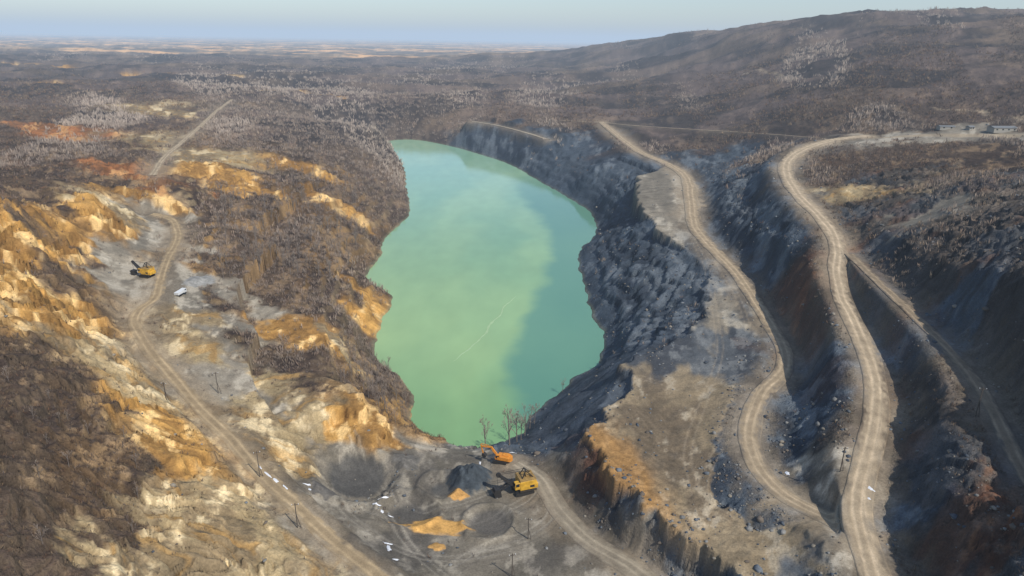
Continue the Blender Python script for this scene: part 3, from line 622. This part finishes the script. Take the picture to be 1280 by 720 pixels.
msn=paint("old_snow",(222,224,226),.7,var=.15)
obj("snow_patches",mesh_np("snow_patches",np.concatenate(SV),np.array(SF),None,msn,True),"stuff","last melting white snow patches beside tracks","snow")
# ------------------------------------------------------------------ machines
import bmesh
def bm_part(name,prims,mat,parent,bevel=.06,label=None):
    bm=bmesh.new()
    for pr in prims:
        kind=pr[0]
        if kind=='box':
            _,c,s,ry=(pr+(0,))[:4]
            g=bmesh.ops.create_cube(bm,size=1)['verts']; 
            Mx=Matrix.Translation(c)@Matrix.Rotation(ry,4,'Y')@Matrix.Diagonal((*s,1))
            bmesh.ops.transform(bm,matrix=Mx,verts=g)
            if bevel:
                ed=list({e for v in g for e in v.link_edges}); bmesh.ops.bevel(bm,geom=ed,offset=min(bevel,min(s)*.2),segments=1,affect='EDGES')
        elif kind=='cyl':
            _,c,r,d,ax=pr
            g=bmesh.ops.create_cone(bm,cap_ends=True,segments=16,radius1=r,radius2=r,depth=d)['verts']
            R={'X':Matrix.Rotation(math.pi/2,4,'Y'),'Y':Matrix.Rotation(math.pi/2,4,'X'),'Z':Matrix.Identity(4)}[ax]
            bmesh.ops.transform(bm,matrix=Matrix.Translation(c)@R,verts=g)
        elif kind=='prism':
            _,prof,y0,y1=pr
            a=[bm.verts.new((p[0],y0,p[1])) for p in prof]; b_=[bm.verts.new((p[0],y1,p[1])) for p in prof]
            bm.faces.new(a); bm.faces.new(b_[::-1])
            for i in range(len(prof)): bm.faces.new((a[i],b_[i],b_[(i+1)%len(prof)],a[(i+1)%len(prof)]))
        elif kind=='beam':
            _,p,q,w=pr; p=Vector(p);q=Vector(q);d=q-p
            g=bmesh.ops.create_cube(bm,size=1)['verts']
            bmesh.ops.transform(bm,matrix=Matrix.Translation((p+q)/2)@d.to_track_quat('X','Z').to_matrix().to_4x4()@Matrix.Diagonal((d.length,w,w,1)),verts=g)
    bmesh.ops.recalc_face_normals(bm,faces=bm.faces)
    me=bpy.data.meshes.new(name); bm.to_mesh(me); bm.free(); me.materials.append(mat)
    o=obj(name,me,parent=parent)
    if label: o["label"]=label
    return o
MY=paint("yellow_machine_paint",(206,160,52),.55,var=.3,scale=.8); MO=paint("orange_machine_paint",(212,138,44),.55); MK=paint("black_greasy_steel",(44,42,40),.6); MW=paint("white_paint",(215,216,214),.4,var=.1); MG=paint("dark_window_glass",(30,36,42),.15,var=.1); MR=paint("grey_steel",(110,110,108),.5,.3); MB=paint("brown_roof_steel",(150,120,66),.7,var=.35,scale=.8)
def track_profile(L_,h_):
    P=[]
    for k in range(9):
        a=-math.pi/2+math.pi*k/8; P.append((L_/2-h_/2+h_/2*math.cos(a),h_/2+h_/2*math.sin(a)))
    for k in range(9):
        a=math.pi/2+math.pi*k/8; P.append((-L_/2+h_/2+h_/2*math.cos(a),h_/2+h_/2*math.sin(a)))
    return P
def crawler(root,L_,h_,gauge,w):
    for sgn in (-1,1):
        y_=sgn*gauge/2
        prims=[('prism',track_profile(L_,h_),y_-w/2,y_+w/2)]
        nsh=int(L_/.45)
        for k in range(nsh):
            xx=-L_/2+h_/2+(L_-h_)*k/(nsh-1)
            prims+= [('box',(xx,y_,h_+.02),(.22,w+.04,.08)),('box',(xx,y_,.02),(.22,w+.04,.08))]
        bm_part("crawler_track",prims,MK,root,0)
def rope_shovel(u,v,head,label,sc=1.0):
    p=hit(u,v); root=obj("mining_shovel",None,None,label,"mining shovel","mining shovels",None,p); root.rotation_euler=(0,0,head); root.scale=(sc,)*3
    crawler(root,6.0,1.4,3.8,1.1)
    bm_part("undercarriage",[('box',(0,0,.95),(4.0,2.8,.8)),('cyl',(0,0,1.55),1.7,.5,'Z')],MK,root)
    bm_part("machinery_house",[('box',(-1.0,0,3.5),(5.2,4.6,3.2))],MY,root,.15)
    bm_part("roof",[('prism',[(-3.7,5.12),(1.7,5.12),(1.5,5.45),(-3.3,5.45)],-2.35,2.35),('box',(-1.8,0,5.75),(2.0,1.5,.6)),('cyl',(-2.9,-1.2,5.8),.25,.7,'Z')],MB,root)
    for s_ in (-1,1):
        bm_part("side_louvre",[('box',(-2.3,s_*2.32,3.0),(1.4,.06,.8))],MK,root,0)
        bm_part("walkway",[('box',(-1.0,s_*2.6,1.85),(5.4,.7,.12))],MK,root,0)
    cab=bm_part("cab",[('box',(2.4,1.55,3.7),(1.6,1.5,2.3))],MY,root)
    bm_part("window",[('box',(3.22,1.55,4.1),(.06,1.2,1.1)),('box',(2.4,2.32,4.1),(1.1,.06,1.0))],MG,cab,0)
    bm_part("gantry",[('beam',(.8,-1.3,5.1),(-.6,-.8,7.8),.26),('beam',(.8,1.3,5.1),(-.6,.8,7.8),.26),('beam',(-3.2,-1.3,5.1),(-.6,-.8,7.8),.2),('beam',(-3.2,1.3,5.1),(-.6,.8,7.8),.2),('beam',(-.6,-1,7.8),(-.6,1,7.8),.26)],MK,root)
    bm_part("boom",[('beam',(1.8,-.9,2.0),(7.6,-.35,7.4),.6),('beam',(1.8,.9,2.0),(7.6,.35,7.4),.6),('beam',(4.0,-.7,4.1),(4.0,.7,4.1),.4),('beam',(6,-.5,6),(6,.5,6),.4),('cyl',(7.8,0,7.6),.75,.6,'Y')],MK,root)
    bm_part("suspension_cable",[('beam',(-.6,-.6,7.8),(7.6,-.3,7.9),.09),('beam',(-.6,.6,7.8),(7.6,.3,7.9),.09),('beam',(8.3,0,7.6),(8.0,0,3.4),.09)],MK,root)
    bm_part("dipper_stick",[('beam',(3.2,-.55,4.8),(7.6,-.55,2.0),.42),('beam',(3.2,.55,4.8),(7.6,.55,2.0),.42)],MK,root)
    bm_part("bucket",[('prism',[(7.0,.3),(9.1,.1),(9.5,2.0),(9.1,3.1),(7.4,2.9)],-1.15,1.15)]+[('beam',(9.4,s_,2.1),(10.0,s_,2.6),.22) for s_ in (-.9,-.3,.3,.9)],MK,root)
    bm_part("counterweight",[('box',(-3.9,0,2.7),(.8,4.2,1.7))],MY,root)
    return root
rope_shovel(653,614,math.radians(200),"yellow mining shovel with black boom in the gravel yard",1.0)
rope_shovel(184,346,math.radians(165),"yellow mining shovel parked on the ochre bench",.85)
def excavator(u,v,head,label):
    p=hit(u,v); root=obj("excavator",None,None,label,"excavator",None,None,p); root.rotation_euler=(0,0,head)
    crawler(root,4.6,1.0,2.8,.65)
    bm_part("undercarriage",[('box',(0,0,.6),(2.6,2.2,.5)),('cyl',(0,0,1.0),.8,.35,'Z')],MK,root)
    bm_part("upper_body",[('box',(-1.0,0,1.9),(3.9,2.9,1.35)),('box',(-1.6,-.3,2.7),(2.0,1.7,.35))],MO,root,.12)
    bm_part("counterweight",[('cyl',(-2.7,0,1.75),1.3,1.3,'Z')],MO,root)
    cab=bm_part("cab",[('prism',[(.0,1.4),(1.6,1.4),(1.7,2.2),(1.35,3.1),(0,3.1)],.45,1.4)],MO,root)
    bm_part("window",[('box',(.8,1.42,2.4),(1.2,.05,.9)),('box',(1.62,.92,2.4),(.05,.75,.8),-.35)],MG,cab,0)
    bm_part("boom",[('beam',(1.0,-.1,1.8),(3.4,-.1,4.9),.55),('beam',(3.3,-.1,4.8),(6.6,-.1,4.6),.45),('beam',(.9,.3,1.7),(2.9,.1,3.7),.16)],MO,root)
    bm_part("arm",[('beam',(6.9,-.1,5.2),(6.1,-.1,2.0),.36),('beam',(4.2,-.1,5.3),(6.8,-.1,5.5),.16)],MO,root)
    bm_part("bucket",[('prism',[(5.7,2.2),(6.4,2.1),(6.5,1.3),(5.9,.7),(5.1,.8),(4.9,1.3)],-.75,.55)],MK,root)
excavator(626,577,math.radians(165),"orange crawler excavator working beside the grey gravel pile")
def truck(u,v,head,label,name="dump_truck"):
    p=hit(u,v); root=obj(name,None,None,label,"truck",None,None,p); root.rotation_euler=(0,0,head); root.scale=(.8,)*3
    bm_part("chassis",[('box',(0,0,.85),(6.8,1.0,.35))],MK,root)
    cab=bm_part("cab",[('prism',[(2.0,.8),(3.7,.8),(3.75,1.9),(3.5,2.9),(2.0,2.9)],-1.15,1.15)],MW,root)
    bm_part("window",[('box',(3.68,0,2.35),(.05,1.9,.75),-.25),('box',(2.8,1.17,2.3),(1.0,.04,.7)),('box',(2.8,-1.17,2.3),(1.0,.04,.7))],MG,cab,0)
    bm_part("dump_bed",[('prism',[(-3.5,1.2),(1.6,1.2),(1.8,2.7),(-3.7,2.5)],-1.25,1.25),('box',(1.9,0,2.75),(.5,2.5,.1))],MW,root)
    for x_ in (2.8,-1.2,-2.5):
        for s_ in (-1,1): bm_part("wheel",[('cyl',(x_,s_*1.0,.55),.55,.4,'Y')],MK,root,0)
truck(226,369,math.radians(80),"small white truck on the track near the grey heap")
MBk=paint("weathered_dark_timber",(82,74,66),.9)
def pole(u,v,H,label="wooden utility pole with crossarm beside the track"):
    p=hit(u,v); root=obj("utility_pole",None,None,label,"utility pole","utility poles",None,p); root.rotation_euler=(0,0,rng.uniform(-.5,.5))
    bm_part("post",[('beam',(0,0,-.3),(0,0,H),.2),('beam',(.9,0,-.2),(0,0,H*.55),.13)],MBk,root)
    bm_part("crossarm",[('beam',(-.9,0,H-.5),(.9,0,H-.5),.12)],MBk,root)
    bm_part("insulators",[('cyl',(x_,0,H-.33),.08,.24,'Z') for x_ in (-.8,0,.8)],MW,root,0)
for (u,v,H) in ((325,597,8.5),(372,660,7.5),(273,492,8),(640,722,7.5),(660,674,7),(1050,590,7.5),(1219,521,8.5),(208,500,6)): pole(u,v,H)
MSl=paint("grey_sheet_roof",(112,114,114),.7); MWl=paint("off_white_wall",(150,146,136),.8,var=.25)
for (u,v,L_,W_,H_,hd,lab) in ((1252,164,20,8,4.2,.1,"long low shed with grey roof on the plateau"),(1182,161,13,5,2.8,.05,"low pale hut beside the haul road"),(1212,162,5,4,3.2,.3,"small pale hut on the plateau")):
    p=hit(u,v); root=obj("shed",None,None,lab,"shed","plateau sheds",None,p); root.rotation_euler=(0,0,hd)
    bm_part("wall",[('box',(0,0,H_*.35-.5),(L_,W_,H_*.7+1)),('prism',[(-L_/2,H_*.7),(L_/2,H_*.7),(L_/2,H_*.98),(-L_/2,H_*.98)],-.1,.1)],MWl,root,0)
    bm=bmesh.new(); hh=H_*.7; pk=H_
    vs=[bm.verts.new(c) for c in ((-L_/2-.4,-W_/2-.4,hh),(L_/2+.4,-W_/2-.4,hh),(L_/2+.4,0,pk),(-L_/2-.4,0,pk),(-L_/2-.4,W_/2+.4,hh),(L_/2+.4,W_/2+.4,hh))]
    for fc in ((0,1,2,3),(3,2,5,4),(0,3,4),(1,5,2),(0,4,5,1)): bm.faces.new([vs[k] for k in fc])
    me=bpy.data.meshes.new("roof"); bm.to_mesh(me); bm.free(); me.materials.append(MSl); obj("roof",me,parent=root)
    k=max(2,int(L_/5))
    for i in range(k): bm_part("window",[('box',(-L_/2+L_*(i+.5)/k,-W_/2-.03,H_*.4),(1.4,.06,1.0))],MG,root,0)
    bm_part("door",[('box',(L_/2+.03,0,1.0),(.06,1.8,2.2))],MR,root,0)
# ------------------------------------------------------------------ thin haze: added box that glows and absorbs, imitating scattered daylight
m=bpy.data.materials.new("emissive_haze"); m.use_nodes=True; nt=m.node_tree; nt.nodes.clear()
SG=.00009
ab=mk(nt,"ShaderNodeVolumeAbsorption"); ab.inputs["Color"].default_value=(0,0,0,1); ab.inputs["Density"].default_value=SG
em=mk(nt,"ShaderNodeEmission"); em.inputs[0].default_value=(.47,.59,.75,1); em.inputs[1].default_value=SG
ad=mk(nt,"ShaderNodeAddShader"); nt.links.new(ab.outputs[0],ad.inputs[0]); nt.links.new(em.outputs[0],ad.inputs[1])
ou=mk(nt,"ShaderNodeOutputMaterial"); nt.links.new(ad.outputs[0],ou.inputs["Volume"])
bm=bmesh.new(); bmesh.ops.create_cube(bm,size=1); bmesh.ops.transform(bm,matrix=Matrix.Translation((0,34000,190))@Matrix.Diagonal((150000,74000,420,1)),verts=bm.verts)
me=bpy.data.meshes.new("glowing_haze"); bm.to_mesh(me); bm.free(); me.materials.append(m); obj("glowing_haze",me,"structure","thin bluish haze box over the plain, glowing to imitate airlight","sky")
# ------------------------------------------------------------------ light
EL=math.radians(46); AZ=math.radians(-46)
sd=Vector((math.cos(EL)*math.cos(AZ),math.cos(EL)*math.sin(AZ),math.sin(EL)))
sl=bpy.data.lights.new("sun",'SUN'); sl.energy=4.1; sl.angle=math.radians(.6); sl.color=(1,.95,.87)
so=bpy.data.objects.new("sun",sl); COL.objects.link(so); so.rotation_euler=sd.to_track_quat('Z','Y').to_euler()
w=bpy.data.worlds.new("World"); scene.world=w; w.use_nodes=True; nt=w.node_tree
sky=mk(nt,"ShaderNodeTexSky",sky_type='NISHITA'); sky.sun_disc=False; sky.sun_elevation=EL; sky.sun_rotation=math.atan2(sd.x,sd.y); sky.dust_density=1.0; sky.air_density=1.0; sky.ozone_density=3.0; sky.altitude=100
nt.links.new(sky.outputs[0],nt.nodes["Background"].inputs[0]); nt.nodes["Background"].inputs[1].default_value=.14
scene.view_settings.view_transform='Standard'; scene.view_settings.look='None'; scene.view_settings.exposure=0
print("total",time.time()-T0)
